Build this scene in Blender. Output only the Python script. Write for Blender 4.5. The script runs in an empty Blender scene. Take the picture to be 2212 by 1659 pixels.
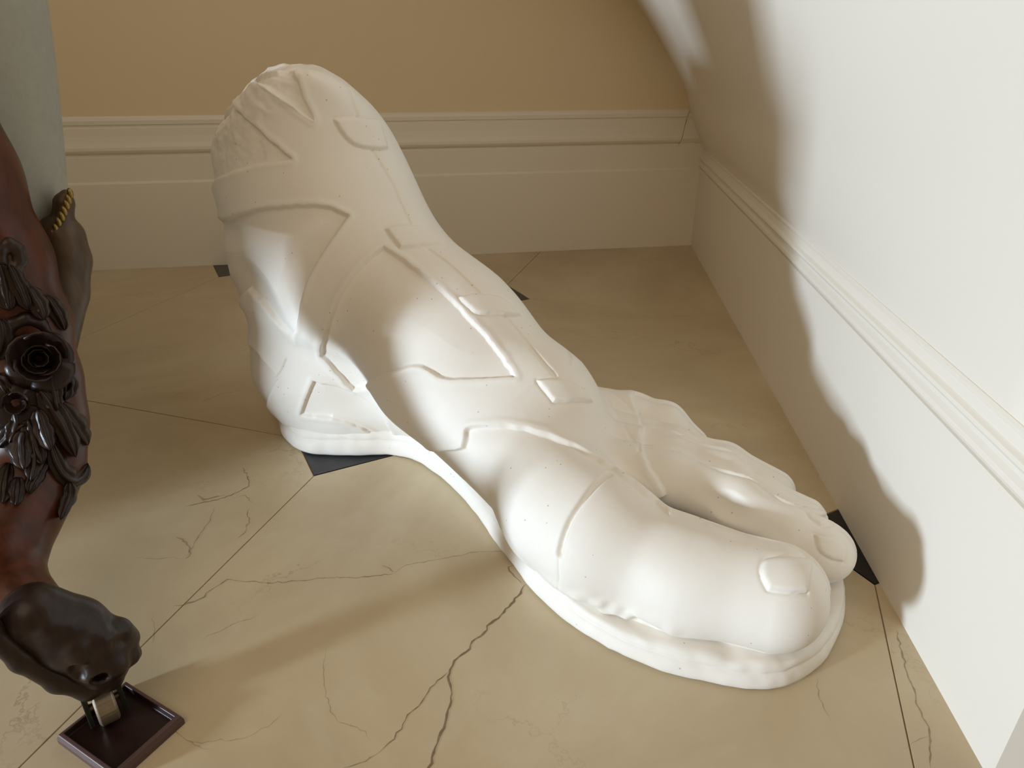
import bpy, math, random
import numpy as np
from mathutils import Vector, Matrix
# Units: everything is laid out in camera heights (1 = 0.47 m) and written out in metres through S.
S = 0.47
random.seed(4); RNG = np.random.default_rng(4)
sc = bpy.context.scene
COL = sc.collection
# ------------------------------------------------------------------ camera
def cam_axes(yaw, pit, roll):
    f = np.array([math.sin(yaw)*math.cos(pit), math.cos(yaw)*math.cos(pit), -math.sin(pit)])
    r = np.cross(f, [0,0,1.]); r /= np.linalg.norm(r); u = np.cross(r, f)
    return r*math.cos(roll)+u*math.sin(roll), -r*math.sin(roll)+u*math.cos(roll), f
r_, u_, f_ = cam_axes(-.0785, .4605, .0029)
cd = bpy.data.cameras.new('camera'); cam = bpy.data.objects.new('camera', cd); COL.objects.link(cam)
M = Matrix((tuple(r_), tuple(u_), tuple(-f_))).transposed().to_4x4(); M.translation = (0, 0, S); cam.matrix_world = M
cd.sensor_width = 36; cd.lens = 1513.5/2212*36; cd.clip_start = .01
sc.camera = cam
# ------------------------------------------------------------------ light
w = bpy.data.worlds.new('world'); sc.world = w; w.use_nodes = True
bg = w.node_tree.nodes['Background']; bg.inputs[0].default_value = (1, .75, .46, 1); bg.inputs[1].default_value = 0.24
def area(name, loc, aim, sx, sy, power, col):
    l = bpy.data.lights.new(name, 'AREA'); l.shape = 'RECTANGLE'; l.size = sx*S; l.size_y = sy*S
    l.energy = power; l.color = col
    o = bpy.data.objects.new(name, l); COL.objects.link(o); o.location = Vector(loc)*S
    o.rotation_euler = ((Vector(aim)-Vector(loc))*S).to_track_quat('-Z', 'Y').to_euler()
    return o
area('window_light', (-5.2, -2.6, .82), (-.1, 1.5, .35), .5, .6, 98, (.70, .85, 1))
area('warm_room_lamp', (-.7, -.9, 2.8), (0, 1.6, 0), 2.0, 2.0, 4.5, (1, .82, .62))
sc.view_settings.view_transform = 'Standard'; sc.view_settings.look = 'None'
sc.view_settings.exposure = 0; sc.view_settings.gamma = 1; sc.view_settings.use_curve_mapping = False
# ------------------------------------------------------------------ helpers
def link(name, m, parent=None, mat=None):
    o = bpy.data.objects.new(name, m); COL.objects.link(o)
    if parent is not None: o.parent = parent
    if mat is not None and not m.materials: m.materials.append(mat)
    return o
def mesh(name, V, F, mat=None, parent=None, smooth=True, N=None):
    """V in camera heights, in world axes; a child is stored relative to its parent's base"""
    V = np.asarray(V, float)*S
    p = parent
    while p is not None: V = V-np.array(p.location); p = p.parent
    m = bpy.data.meshes.new(name)
    m.from_pydata(V.tolist(), [], F.tolist() if isinstance(F, np.ndarray) else F)
    m.polygons.foreach_set('use_smooth', [smooth]*len(m.polygons))
    if N is not None: m.normals_split_custom_set_from_vertices(N.tolist())
    m.update()
    return link(name, m, parent, mat)
def thing(name, loc, label, cat, group=None):
    o = bpy.data.objects.new(name, None); COL.objects.link(o); o.empty_display_size = .02
    o.location = Vector(loc)*S; o['label'] = label; o['category'] = cat
    if group: o['group'] = group
    return o
def struct(o): o['kind'] = 'structure'; return o
def nodes(name):
    m = bpy.data.materials.new(name); m.use_nodes = True; nt = m.node_tree
    return m, nt, nt.nodes['Principled BSDF']
def N_(nt, t, **kw):
    n = nt.nodes.new(t)
    for k, v in kw.items(): setattr(n, k, v)
    return n
def noise(nt, vec, scale, detail=4, rough=.55, dist=0):
    n = N_(nt, 'ShaderNodeTexNoise'); n.inputs['Scale'].default_value = scale; n.inputs['Detail'].default_value = detail
    n.inputs['Roughness'].default_value = rough; n.inputs['Distortion'].default_value = dist
    nt.links.new(vec, n.inputs['Vector']); return n
def ramp(nt, fac, stops):
    r = N_(nt, 'ShaderNodeValToRGB'); e = r.color_ramp.elements
    while len(e) < len(stops): e.new(.5)
    for el, (p, c) in zip(e, stops): el.position = p; el.color = (*c, 1) if len(c) == 3 else c
    nt.links.new(fac, r.inputs[0]); return r
def math_(nt, op, a, b=None, clamp=False):
    n = N_(nt, 'ShaderNodeMath', operation=op); n.use_clamp = clamp
    for i, x in enumerate((a, b)):
        if x is None: continue
        if hasattr(x, 'links'): nt.links.new(x, n.inputs[i])
        else: n.inputs[i].default_value = x
    return n.outputs[0]
def mixc(nt, fac, a, b, mode='MIX'):
    n = N_(nt, 'ShaderNodeMix', data_type='RGBA', blend_type=mode)
    for i, x in ((0, fac), (6, a), (7, b)):
        if hasattr(x, 'links'): nt.links.new(x, n.inputs[i])
        else: n.inputs[i].default_value = x if i == 0 else ((*x, 1) if len(x) == 3 else x)
    return n.outputs[2]
def bump(nt, h, strength, dist, bs):
    b = N_(nt, 'ShaderNodeBump'); b.inputs['Strength'].default_value = strength; b.inputs['Distance'].default_value = dist
    nt.links.new(h, b.inputs['Height']); nt.links.new(b.outputs[0], bs.inputs['Normal'])
def plain(name, col, rough, metal=0, var=.06, scale=30, bmp=0):
    m, nt, bs = nodes(name)
    g = N_(nt, 'ShaderNodeNewGeometry'); n = noise(nt, g.outputs['Position'], scale)
    c = mixc(nt, n.outputs[0], tuple(x*(1-var) for x in col), tuple(min(1, x*(1+var)) for x in col))
    nt.links.new(c, bs.inputs['Base Color']); bs.inputs['Roughness'].default_value = rough; bs.inputs['Metallic'].default_value = metal
    if bmp: bump(nt, n.outputs[0], bmp, .002, bs)
    return m
# ------------------------------------------------------------------ materials
M_white = plain('painted_white_wall', (.85, .80, .72), .55, 0, .012, 8)
M_trim = plain('painted_cream_trim', (.84, .78, .66), .42, 0, .015, 8)
M_yellow = plain('painted_ochre_wall', (.80, .66, .44), .7, 0, .03, 6)
M_grout = plain('grout', (.30, .22, .135), .8)
M_black = plain('black_marble', (.006, .006, .007), .22)
def plaster():
    m, nt, bs = nodes('plaster')
    g = N_(nt, 'ShaderNodeNewGeometry'); P = g.outputs['Position']
    n1 = noise(nt, P, 9, 4); n2 = noise(nt, P, 160, 6, .65); n3 = noise(nt, P, 45, 3, .5)
    v = N_(nt, 'ShaderNodeTexVoronoi'); v.inputs['Scale'].default_value = 95; nt.links.new(P, v.inputs['Vector'])
    pit = math_(nt, 'LESS_THAN', v.outputs['Distance'], .075)
    keep = math_(nt, 'GREATER_THAN', noise(nt, P, 30, 2).outputs[0], .52)
    pit = math_(nt, 'MULTIPLY', pit, keep)
    c = mixc(nt, ramp(nt, n1.outputs[0], [(.3, (0, 0, 0)), (.7, (1, 1, 1))]).outputs[0], (.82, .775, .70), (.87, .83, .765))
    c = mixc(nt, math_(nt, 'MULTIPLY', pit, .55), c, (.30, .23, .15))
    nt.links.new(c, bs.inputs['Base Color'])
    bs.inputs['Roughness'].default_value = .62; bs.inputs['Specular IOR Level'].default_value = .35
    h = math_(nt, 'ADD', math_(nt, 'MULTIPLY', n2.outputs[0], .25), math_(nt, 'MULTIPLY', n3.outputs[0], .5))
    h = math_(nt, 'SUBTRACT', h, math_(nt, 'MULTIPLY', pit, 1.2))
    bump(nt, h, .35, .0016, bs)
    return m
M_plaster = plaster()
# cracks and veins that the marble has, as polylines on the floor (camera heights)
VEINS = [(0.0045, 0.9, [(-0.0576, 1.0967), (-0.0773, 1.0453), (-0.0987, 1.0088), (-0.1231, 0.9783), (-0.1271, 0.9595), (-0.146, 0.9377), (-0.148, 0.9201), (-0.1661, 0.8994), (-0.1766, 0.8707), (-0.1775, 0.8556), (-0.1676, 0.8293), (-0.1649, 0.7971), (-0.1672, 0.7643), (-0.1737, 0.7278), (-0.1804, 0.6849), (-0.1816, 0.6545)]), (0.0022, 0.8, [(-0.1791, 0.8654), (-0.1946, 0.8463), (-0.2061, 0.8214), (-0.2164, 0.7929), (-0.2318, 0.7738), (-0.2352, 0.7476), (-0.2502, 0.7215), (-0.2608, 0.7047)]), (0.002, 0.6, [(-0.2608, 0.7047), (-0.2782, 0.6876), (-0.3105, 0.6743)]), (0.0035, 0.55, [(-0.0642, 1.0962), (-0.0854, 1.1247), (-0.0968, 1.1451), (-0.0843, 1.1606)]), (0.0022, 0.55, [(-0.3343, 1.1041), (-0.3967, 1.0891), (-0.4719, 1.0801), (-0.5259, 1.0674), (-0.5798, 1.0562), (-0.6485, 1.0573), (-0.6692, 1.0597), (-0.6801, 1.0411)]), (0.0035, 0.45, [(-0.6656, 1.0627), (-0.688, 1.0271), (-0.6988, 1.0003), (-0.7225, 0.9819), (-0.7399, 0.9792)]), (0.006, 0.45, [(-0.3616, 1.1274), (-0.344, 1.1203), (-0.3337, 1.1097)]), (0.0035, 0.55, [(-0.812, 1.4662), (-0.7824, 1.426), (-0.762, 1.3868), (-0.7742, 1.366), (-0.7883, 1.3454), (-0.8133, 1.3243), (-0.8421, 1.3125), (-0.8596, 1.3017), (-0.877, 1.2911)]), (0.007, 0.4, [(-0.8722, 1.3384), (-0.8465, 1.3215), (-0.8287, 1.3324), (-0.8051, 1.344)]), (0.003, 0.5, [(-0.7842, 1.3362), (-0.7548, 1.3482), (-0.7208, 1.317)]), (0.003, 0.5, [(-0.7238, 1.2948), (-0.7045, 1.2522), (-0.6954, 1.2108), (-0.7056, 1.1856)]), (0.002, 0.45, [(-0.8061, 1.297), (-0.7937, 1.2362), (-0.7924, 1.1784), (-0.7886, 1.1396), (-0.7874, 1.117)]), (0.005, 0.4, [(-0.8423, 1.1823), (-0.823, 1.1758), (-0.7981, 1.1542), (-0.7829, 1.1324), (-0.7852, 1.1128)]), (0.0018, 0.4, [(-0.7874, 1.117), (-0.8547, 1.1085), (-0.8956, 1.1081)]), (0.0018, 0.4, [(-0.0991, 1.1969), (-0.1786, 1.1857), (-0.2446, 1.1577), (-0.3097, 1.1346), (-0.333, 1.107)]), (0.002, 0.3, [(-0.409, 0.9007), (-0.4014, 0.8593), (-0.3872, 0.8208), (-0.3676, 0.785), (-0.3415, 0.7517), (-0.292, 0.7387), (-0.2803, 0.7231)]), (0.0015, 0.3, [(-0.4358, 0.7659), (-0.4465, 0.7431), (-0.4735, 0.7155), (-0.4994, 0.7052), (-0.5703, 0.6953)]), (0.003, 0.5, [(0.646, 1.0324), (0.6314, 0.965), (0.6245, 0.9285), (0.6219, 0.8942), (0.6136, 0.8565), (0.6133, 0.83), (0.6078, 0.8041), (0.5845, 0.7475)]), (0.0015, 0.35, [(0.6078, 0.8041), (0.5745, 0.7891), (0.5548, 0.7754)]), (0.002, 0.3, [(0.4633, 0.9053), (0.4539, 0.8616), (0.4588, 0.8173)]), (0.002, 0.3, [(0.3774, 2.397), (0.4194, 2.337), (0.4658, 2.3204)]), (0.003, 0.3, [(-1.0957, 1.801), (-1.0534, 1.8665), (-1.0027, 1.8868)]), (0.0018, 0.3, [(-1.2577, 1.8024), (-1.2094, 1.8219), (-1.1616, 1.8732)]), (0.0018, 0.3, [(-0.9108, 0.8023), (-0.9438, 0.8353), (-0.9566, 0.8291)]), (0.0016, 0.35, [(-0.6384, 0.736), (-0.5538, 0.6926), (-0.5211, 0.6873)]), (0.0016, 0.3, [(-0.7699, 0.957), (-0.7435, 0.9178), (-0.7268, 0.88)]), (0.0016, 0.3, [(-0.6478, 0.8975), (-0.6057, 0.9408), (-0.5628, 0.9681)])]
def marble():
    m, nt, bs = nodes('cream_marble')
    g = N_(nt, 'ShaderNodeNewGeometry'); P = g.outputs['Position']
    n1 = noise(nt, P, 3.2, 6, .6, .8); n2 = noise(nt, P, 11, 6, .6, 1.2); n3 = noise(nt, P, 70, 5, .6)
    c = ramp(nt, n1.outputs[0], [(.32, (.50, .40, .255)), (.5, (.58, .48, .315)), (.68, (.67, .575, .405))]).outputs[0]
    c = mixc(nt, math_(nt, 'MULTIPLY', ramp(nt, n2.outputs[0], [(.55, (0, 0, 0)), (.72, (1, 1, 1))]).outputs[0], .35), c, (.66, .57, .43))
    c = mixc(nt, math_(nt, 'MULTIPLY', n3.outputs[0], .16), c, (.40, .29, .17))
    # thin random hairlines
    wv = N_(nt, 'ShaderNodeVectorMath', operation='ADD'); sc_ = N_(nt, 'ShaderNodeVectorMath', operation='SCALE')
    nz = noise(nt, P, 7, 6, .65); nt.links.new(nz.outputs['Color'], sc_.inputs[0]); sc_.inputs['Scale'].default_value = .28
    nt.links.new(P, wv.inputs[0]); nt.links.new(sc_.outputs[0], wv.inputs[1])
    v = N_(nt, 'ShaderNodeTexVoronoi', feature='DISTANCE_TO_EDGE'); v.inputs['Scale'].default_value = 4.2; nt.links.new(wv.outputs[0], v.inputs['Vector'])
    hair = math_(nt, 'SUBTRACT', 1, math_(nt, 'DIVIDE', v.outputs['Distance'], .010), True)
    gate = ramp(nt, noise(nt, P, 5, 3).outputs[0], [(.50, (0, 0, 0)), (.66, (1, 1, 1))]).outputs[0]
    c = mixc(nt, math_(nt, 'MULTIPLY', math_(nt, 'MULTIPLY', hair, gate), .45), c, (.25, .165, .08))
    hair2 = math_(nt, 'SUBTRACT', 1, math_(nt, 'DIVIDE', math_(nt, 'ABSOLUTE', math_(nt, 'SUBTRACT', n2.outputs[0], .47)), .006), True)
    gate2 = ramp(nt, noise(nt, P, 4, 3).outputs[0], [(.54, (0, 0, 0)), (.68, (1, 1, 1))]).outputs[0]
    c = mixc(nt, math_(nt, 'MULTIPLY', math_(nt, 'MULTIPLY', hair2, gate2), .12), c, (.74, .66, .52))
    nt.links.new(c, bs.inputs['Base Color']); bs.inputs['Roughness'].default_value = .36
    bump(nt, n3.outputs[0], .04, .001, bs)
    return m
M_marble = marble()
# ------------------------------------------------------------------ floor: octagonal marble tiles with black square insets
def prism(poly, z0, z1, bev):
    k = len(poly); P = np.array(poly, float); c = P.mean(0)
    def ins(a):
        d = []
        for i in range(k):
            p0, p1, p2 = P[i-1], P[i], P[(i+1) % k]
            t1 = (p1-p0)/np.linalg.norm(p1-p0); t2 = (p2-p1)/np.linalg.norm(p2-p1)
            n1 = np.array([-t1[1], t1[0]]); n2 = np.array([-t2[1], t2[0]]); m = (n1+n2)/(1+n1@n2)
            d.append(p1+m*a)
        return np.array(d)
    r = [(0, z0), (0, z1-bev), (bev, z1)]
    V = np.concatenate([np.c_[ins(a), np.full(k, z)] for a, z in r])
    F = [[j*k+i, j*k+(i+1) % k, (j+1)*k+(i+1) % k, (j+1)*k+i] for j in range(2) for i in range(k)]
    F += [list(range(2*k, 3*k)), list(range(k))[::-1]]
    return V, F
T = 1.303; E1 = np.array([.9749, -.2226]); E2 = np.array([.2226, .9749]); C1 = np.array([-.584, 1.590]); HD = .149
floor = struct(mesh('floor', *prism([(-4.2, -1.6), (2.4, -1.6), (2.4, 4.6), (-4.2, 4.6)], -.06, -.0035, .001), M_grout, None, False))
h = T/2-.0012; cc = h-HD
octo = [(-cc, -h), (cc, -h), (h, -cc), (h, cc), (cc, h), (-cc, h), (-h, cc), (-h, -cc)]
q = HD-.0022
sq = [(-q, 0), (0, -q), (q, 0), (0, q)]
def tiles(shape, name, mat, off):
    V, F = prism(shape, -.004, 0, .0006); V = V.copy(); V[:, :2] = V[:, :1]*E1+V[:, 1:2]*E2
    first = None
    for i in range(-3, 3):
        for j in range(-3, 3):
            c = C1+(i+off)*T*E1+(j+off)*T*E2
            if not (-4.0 < c[0] < 2.2 and -1.4 < c[1] < 4.4): continue
            if first is None:
                first = mesh(name, V, F, mat, floor, False); o = first
            else:
                o = first.copy(); COL.objects.link(o)
            o.location = Vector((c[0], c[1], 0))*S
tiles(octo, 'tile', M_marble, .5)
tiles(sq, 'inset_tile', M_black, 0)
def vein_mat(name, strength):
    m, nt, bs = nodes(name); g = N_(nt, 'ShaderNodeNewGeometry'); P = g.outputs['Position']
    n = noise(nt, P, 60, 4, .7)
    bs.inputs['Base Color'].default_value = (.22, .15, .08, 1); bs.inputs['Roughness'].default_value = .5
    nt.links.new(math_(nt, 'MULTIPLY', ramp(nt, n.outputs[0], [(.30, (.35, .35, .35)), (.55, (1, 1, 1))]).outputs[0], strength), bs.inputs['Alpha'])
    return m
VM = {}
for wdt, stren, pts in VEINS:
    st = round(stren, 1)
    if st not in VM: VM[st] = vein_mat('marble_vein', st)
    P = np.array(pts); Q = [P[0]]
    for a, b in zip(P[:-1], P[1:]):
        L_ = np.linalg.norm(b-a); k = max(2, int(L_/.008)); nn = np.array([-(b-a)[1], (b-a)[0]])/L_
        for j in range(1, k+1):
            Q.append(a+(b-a)*j/k+nn*RNG.normal()*min(.0015, wdt)*(j < k))
    Q = np.array(Q); tg = np.gradient(Q, axis=0); tg /= np.linalg.norm(tg, axis=1)[:, None]; nn = np.stack([-tg[:, 1], tg[:, 0]], 1)
    wv = wdt*.5*(.45+RNG.random(len(Q))*.8)*np.minimum(1, np.minimum(np.arange(len(Q)), np.arange(len(Q))[::-1])/3+.15)
    V = np.concatenate([np.c_[Q+nn*wv[:, None], np.full(len(Q), .0005)], np.c_[Q-nn*wv[:, None], np.full(len(Q), .0005)]])
    n = len(Q); mesh('vein', V, [[i, n+i, n+i+1, i+1] for i in range(n-1)], VM[st], floor, True)
# ------------------------------------------------------------------ walls
XR, YC = .664, 3.763; AL = .2408
D_ = np.array([-math.cos(AL), -math.sin(AL)]); NB = np.array([math.sin(AL), -math.cos(AL)])
def bpt(l, t, z): p = np.array([XR, YC])+D_*l+NB*t; return (p[0], p[1], z)
def loft(rings, close=False, caps=False):
    k = len(rings[0]); V = [p for r in rings for p in r]; F = []
    for a in range(len(rings)-1):
        for b in range(k if close else k-1):
            F.append([a*k+b, a*k+(b+1) % k, (a+1)*k+(b+1) % k, (a+1)*k+b])
    if caps: F += [list(range(k))[::-1], list(range((len(rings)-1)*k, len(rings)*k))]
    return V, F
# back wall, painted ochre, behind the skirting
ring = lambda l: [bpt(l, -.012, .60), bpt(l, -.012, 5), bpt(l, -.3, 5), bpt(l, -.3, .60)]
struct(mesh('wall_back', *loft([ring(-.6), ring(4.8)], True, True), M_yellow, None, False))
prof = [(-.3, 0), (0, 0), (0, .394), (-.003, .400), (-.007, .404), (-.007, .508), (-.012, .512), (-.013, .519), (-.008, .524), (.002, .530), (.008, .540), (.008, .552), (.003, .572), (-.001, .60), (-.002, .632), (-.008, .638), (-.008, .644), (-.001, .648), (0, .664), (-.004, .676), (-.012, .682), (-.3, .682)]
def slant(l0, z):  # mitred end of the moulding
    return .089+(.682-z)/.165*.036 if z > .5 else l0
struct(mesh('baseboard_back', *loft([[bpt(slant(-.05, z), t, z) for t, z in prof], [bpt(4.8, t, z) for t, z in prof]], True, True), M_trim, None, False))
prof2 = [(-.3, .39), (-.0075, .39), (-.0075, .505), (-.013, .519), (-.004, .530), (.003, .545), (0, .575), (-.005, .60), (-.006, .632), (-.011, .638), (-.011, .644), (-.005, .650), (-.006, .664), (-.012, .678), (-.3, .678)]
struct(mesh('trim_1', *loft([[bpt(-.08, t, z) for t, z in prof2], [bpt(slant(0, z)-.005, t, z) for t, z in prof2]], True, True), M_trim, None, False))
# right wall: plain near the camera, flaring into the room towards the far corner like the underside of a stair
CV = [(.49, -.012), (.52, .002), (.56, .028), (.62, .055), (.68, .083), (.77, .115), (.88, .185), (1.02, .287), (1.15, .395), (1.3, .53), (1.5, .74), (1.8, 1.1)]
YE = .734
cz = np.array([c[0] for c in CV]); ct = np.array([c[1] for c in CV])
def flare(y): t = min(1, max(0, (y-1.0)/2.2)); return t*t*(3-2*t)
def wring(y):
    f = flare(y); pts = []
    for z in np.concatenate([np.linspace(.47, 1.8, 48)]):
        t = np.interp(z, cz, ct) if z > .49 else -.012
        # a soft round-off where the flare begins
        pts.append((XR+.012*(1-f)-(t*f if t > 0 else t*f), y, z))
    pts += [(XR+.012-ct[-1]*f-.0, y, 5), (XR+1.5, y, 5), (XR+1.5, y, .47)]
    return pts
struct(mesh('wall_right', *loft([wring(y) for y in np.concatenate([[YE], np.linspace(1.0, 4.6, 40)])], True, True), M_white, None, True))
bp = [(0, 0), (0, .398), (-.006, .400), (-.006, .4035), (.001, .405), (.004, .412), (.003, .421), (-.004, .429), (-.007, .437), (-.004, .4405), (.003, .443), (.006, .449), (.004, .455), (-.002, .459), (-.004, .461), (-.009, .478), (-.0065, .481), (-.006, .487), (-.010, .492), (-.016, .492)]
ring = lambda y: [(XR-t, y, z) for t, z in bp]+[(XR+1.45, y, .492), (XR+1.45, y, 0)]
struct(mesh('baseboard_right', *loft([ring(YE), ring(4.3)], True, True), M_white, None, False))
f4=np.float32
# ---- cast foot, modelled in its own frame: s = heel to toe, o = across (outer side +), z = up
def cap(a,b,ra,rb,k=.04,q=(1,1,1)):
    return ('c',np.array(a,f4),np.array(b,f4),ra,rb,k,np.array(q,f4))
PR=[
 # leg
 cap((-.01,.095,1.02),(.005,.10,.66),.208,.203,.05,(1.16,.92,1)),
 cap((.015,.10,.66),(.05,.10,.40),.205,.185,.08,(1.2,.95,1)),
 # heel
 cap((-.005,.09,.34),(.005,.088,.18),.178,.20,.06,(1.15,.95,1)),
 cap((-.125,.02,.52),(-.115,.02,.43),.080,.078,.07),
 cap((.02,.085,.18),(.045,.09,.12),.182,.172,.05,(1.15,1,1)),
 cap((.05,.11,.13),(.30,.13,.15),.14,.12,.06,(1.1,1,1)),
 # achilles
 cap((-.185,.08,.9),(-.185,.09,.55),.06,.065,.06),
 cap((-.185,.09,.55),(-.175,.09,.28),.065,.068,.06),
 # malleoli
 cap((.14,-.055,.45),(.15,-.05,.41),.075,.075,.06),
 cap((.06,.25,.42),(.06,.26,.36),.075,.075,.08),
 # instep
 cap((.155,.095,.515),(.44,.075,.335),.197,.184,.10),
 cap((.44,.08,.34),(.68,.075,.22),.185,.155,.08),
 cap((.68,.075,.22),(.86,.05,.13),.155,.09,.06),
 # outer side
 cap((.25,.18,.16),(.78,.22,.13),.12,.09,.06),
 # first metatarsal and ball
 cap((.45,.02,.26),(.90,-.12,.16),.12,.10,.06),
 cap((.50,.08,.16),(.80,-.02,.14),.10,.12,.06),
 cap((.88,-.12,.15),(.96,-.14,.15),.125,.125,.05),
 # big toe
 cap((.96,-.14,.145),(1.14,-.135,.128),.112,.098,.03),
 cap((1.14,-.135,.128),(1.285,-.108,.132),.098,.096,.04,(1,1.05,1)),
]
TOES=[
 [((.86,.04,.17),.065),((1.02,.06,.185),.064),((1.16,.062,.178),.060),((1.26,.066,.150),.054),((1.318,.073,.130),.056),((1.342,.080,.120),.053)],
 [((.84,.115,.18),.06),((1.0,.13,.19),.055),((1.10,.134,.183),.055),((1.19,.140,.148),.048),((1.280,.150,.127),.049)],
 [((.80,.18,.165),.06),((.98,.205,.17),.052),((1.09,.218,.155),.050),((1.20,.232,.12),.048)],
 [((.70,.245,.165),.07),((.84,.275,.175),.06),((.92,.29,.17),.055),((.985,.293,.13),.05)],
]
CLEFT=[
 ((1.03,-.030,.262),(1.16,-.025,.215),.026,.034),((1.16,-.025,.215),(1.40,-.020,.150),.034,.024),
 ((1.07,.098,.262),(1.24,.105,.205),.018,.018),((1.24,.108,.205),(1.33,.118,.175),.015,.006),
 ((1.02,.172,.255),(1.18,.187,.205),.018,.016),((1.18,.190,.205),(1.24,.198,.175),.013,.006),
 ((.90,.240,.255),(1.02,.252,.215),.018,.016),((1.02,.252,.215),(1.14,.266,.13),.016,.012)]
def smin(a,b,k):
    h=np.maximum(k-np.abs(a-b),0)/k
    return np.minimum(a,b)-h*h*k*f4(.25)
def smax(a,b,k): return -smin(-a,-b,f4(k))
def dcap(P,a,b,ra,rb,q):
    m=(a+b)*f4(.5)
    pa=(P-a)/q; ba=(b-a)/q
    h=np.clip((pa@ba)/(ba@ba),0,1)
    v=pa-h[:,None]*ba
    return np.sqrt((v*v).sum(1))-(f4(ra)+f4(rb-ra)*h)
def foot_sdf(P):
    P=P.astype(f4)
    D=np.full(len(P),9,f4)
    for (_,a,b,ra,rb,k,q) in PR:
        D=smin(D,dcap(P,a,b,ra,rb,q),f4(k))
    T=None
    for t in TOES:
        d=None
        for (a,ra),(b,rb) in zip(t[:-1],t[1:]):
            e=dcap(P,np.array(a,f4),np.array(b,f4),ra,rb,np.array((1,1,1),f4))
            d=e if d is None else smin(d,e,f4(.02))
        T=d if T is None else smin(T,d,f4(.010))
    # toes melt into the forefoot behind s=1, stay separate beyond
    D=smin(D,T,f4(.022))
    for a,b,ra,rb in CLEFT:
        D=smax(D,-dcap(P,np.array(a,f4),np.array(b,f4),ra,rb,np.ones(3,f4)),.022)
    r=P[:,0]*f4(.67)+P[:,1]*f4(.74)
    D=smax(D,P[:,2]-f4(.935),.03);D=smax(D,-r*f4(.68)+P[:,2]*f4(.73)-f4(.673),.03);D=np.where(P[:,2]>f4(.6),smax(D,r*f4(.68)+P[:,2]*f4(.73)-f4(.79),.05),D)
    return np.maximum(D,f4(.04)-P[:,2])
def nets(fn,lo,hi,h):
    """surface nets: quads around the zero level of fn"""
    lo=np.array(lo,float);n=np.ceil((np.array(hi)-lo)/h).astype(int)+1
    ax=[lo[i]+h*np.arange(n[i]) for i in range(3)]
    D=np.empty(n,f4)
    for i in range(n[0]):
        Y,Z=np.meshgrid(ax[1],ax[2],indexing='ij')
        D[i]=fn(np.stack([np.full(Y.size,ax[0][i]),Y.ravel(),Z.ravel()],1)).reshape(n[1],n[2])
    S=D<0
    c=np.zeros(n-1,int);acc=np.zeros(tuple(n-1)+(3,),float);cnt=np.zeros(n-1,int)
    E=[]
    for a in range(3):
        sl0=[slice(None)]*3;sl1=[slice(None)]*3;sl0[a]=slice(0,-1);sl1[a]=slice(1,None)
        d0=D[tuple(sl0)];d1=D[tuple(sl1)]
        cr=(d0<0)!=(d1<0);E.append((cr,d0<0))
        t=np.where(cr,d0/np.where(cr,d0-d1,1),0)
        b,c2=[x for x in range(3) if x!=a]
        for i in (0,1):
            for j in (0,1):
                # cell index = edge index minus offset
                se=[slice(None)]*3
                se[b]=slice(1-i,n[b]-i) if False else slice(i,n[b]-1+i)
                se[c2]=slice(j,n[c2]-1+j)
                m=cr[tuple(se)];tt=t[tuple(se)]
                acc[...,a]+=np.where(m,tt,0);acc[...,b]+=np.where(m,i,0);acc[...,c2]+=np.where(m,j,0)
                cnt+=m
    act=cnt>0;idx=-np.ones(n-1,int);idx[act]=np.arange(act.sum())
    ijk=np.argwhere(act)
    V=lo+h*(ijk+acc[act]/cnt[act][:,None])
    F=[]
    for a in range(3):
        cr,ins=E[a];b,c2=(a+1)%3,(a+2)%3
        e=np.argwhere(cr);e=e[(e[:,b]>0)&(e[:,c2]>0)&(e[:,b]<n[b]-1)&(e[:,c2]<n[c2]-1)]
        s=ins[tuple(e.T)]
        q=[]
        for db,dc in ((0,0),(1,0),(1,1),(0,1)):
            k=e.copy();k[:,b]-=db;k[:,c2]-=dc;q.append(idx[tuple(k.T)])
        q=np.stack(q,1);q[~s]=q[~s][:,::-1]
        F.append(q)
    return V,np.concatenate(F)
def project(fn,V,it=2,e=.0015):
    for _ in range(it):
        d=fn(V);g=np.stack([fn(V+np.eye(3)[i]*e)-d for i in range(3)],1)/e
        g2=np.maximum((g*g).sum(1),.2)
        V=V-np.clip(d/g2,-.01,.01)[:,None]*g
    return V,g/np.sqrt(np.maximum((g*g).sum(1),1e-9))[:,None]
def subdiv(V,F):
    e=np.stack([F,np.roll(F,-1,1)],2).reshape(-1,2);e.sort(1)
    key=e[:,0]*len(V)+e[:,1];u,inv=np.unique(key,return_inverse=True)
    ev=.5*(V[u//len(V)]+V[u%len(V)]);inv=inv.reshape(-1,4)+len(V)
    fv=V[F].mean(1);fi=len(V)+len(u)+np.arange(len(F))
    V2=np.concatenate([V,ev,fv]);a=F;b=inv
    F2=np.concatenate([np.stack([a[:,i],b[:,i],fi,b[:,i-1]],1) for i in range(4)])
    return V2,F2

def catmull(P,m=8):
    P=np.array(P,float);n=len(P);o=[]
    for i in range(n):
        a,b,c,d=P[i-1],P[i],P[(i+1)%n],P[(i+2)%n]
        for t in np.arange(m)/m:
            o.append(.5*((2*b)+(-a+c)*t+(2*a-5*b+4*c-d)*t*t+(-a+3*b-3*c+d)*t**3))
    return [tuple(x) for x in o]
SOLE_PTS=[(-.115,.0),(-.015,-.078),(.09,-.088),(.19,-.04),(.30,.03),(.43,.02),(.59,-.05),(.75,-.147),(.88,-.214),(1.0,-.250),(1.14,-.252),(1.25,-.222),(1.34,-.168),(1.385,-.07),(1.392,.06),(1.35,.18),(1.22,.27),(1.05,.35),(.85,.39),(.6,.36),(.3,.31),(.1,.29),(-.06,.24),(-.14,.12)]

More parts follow.
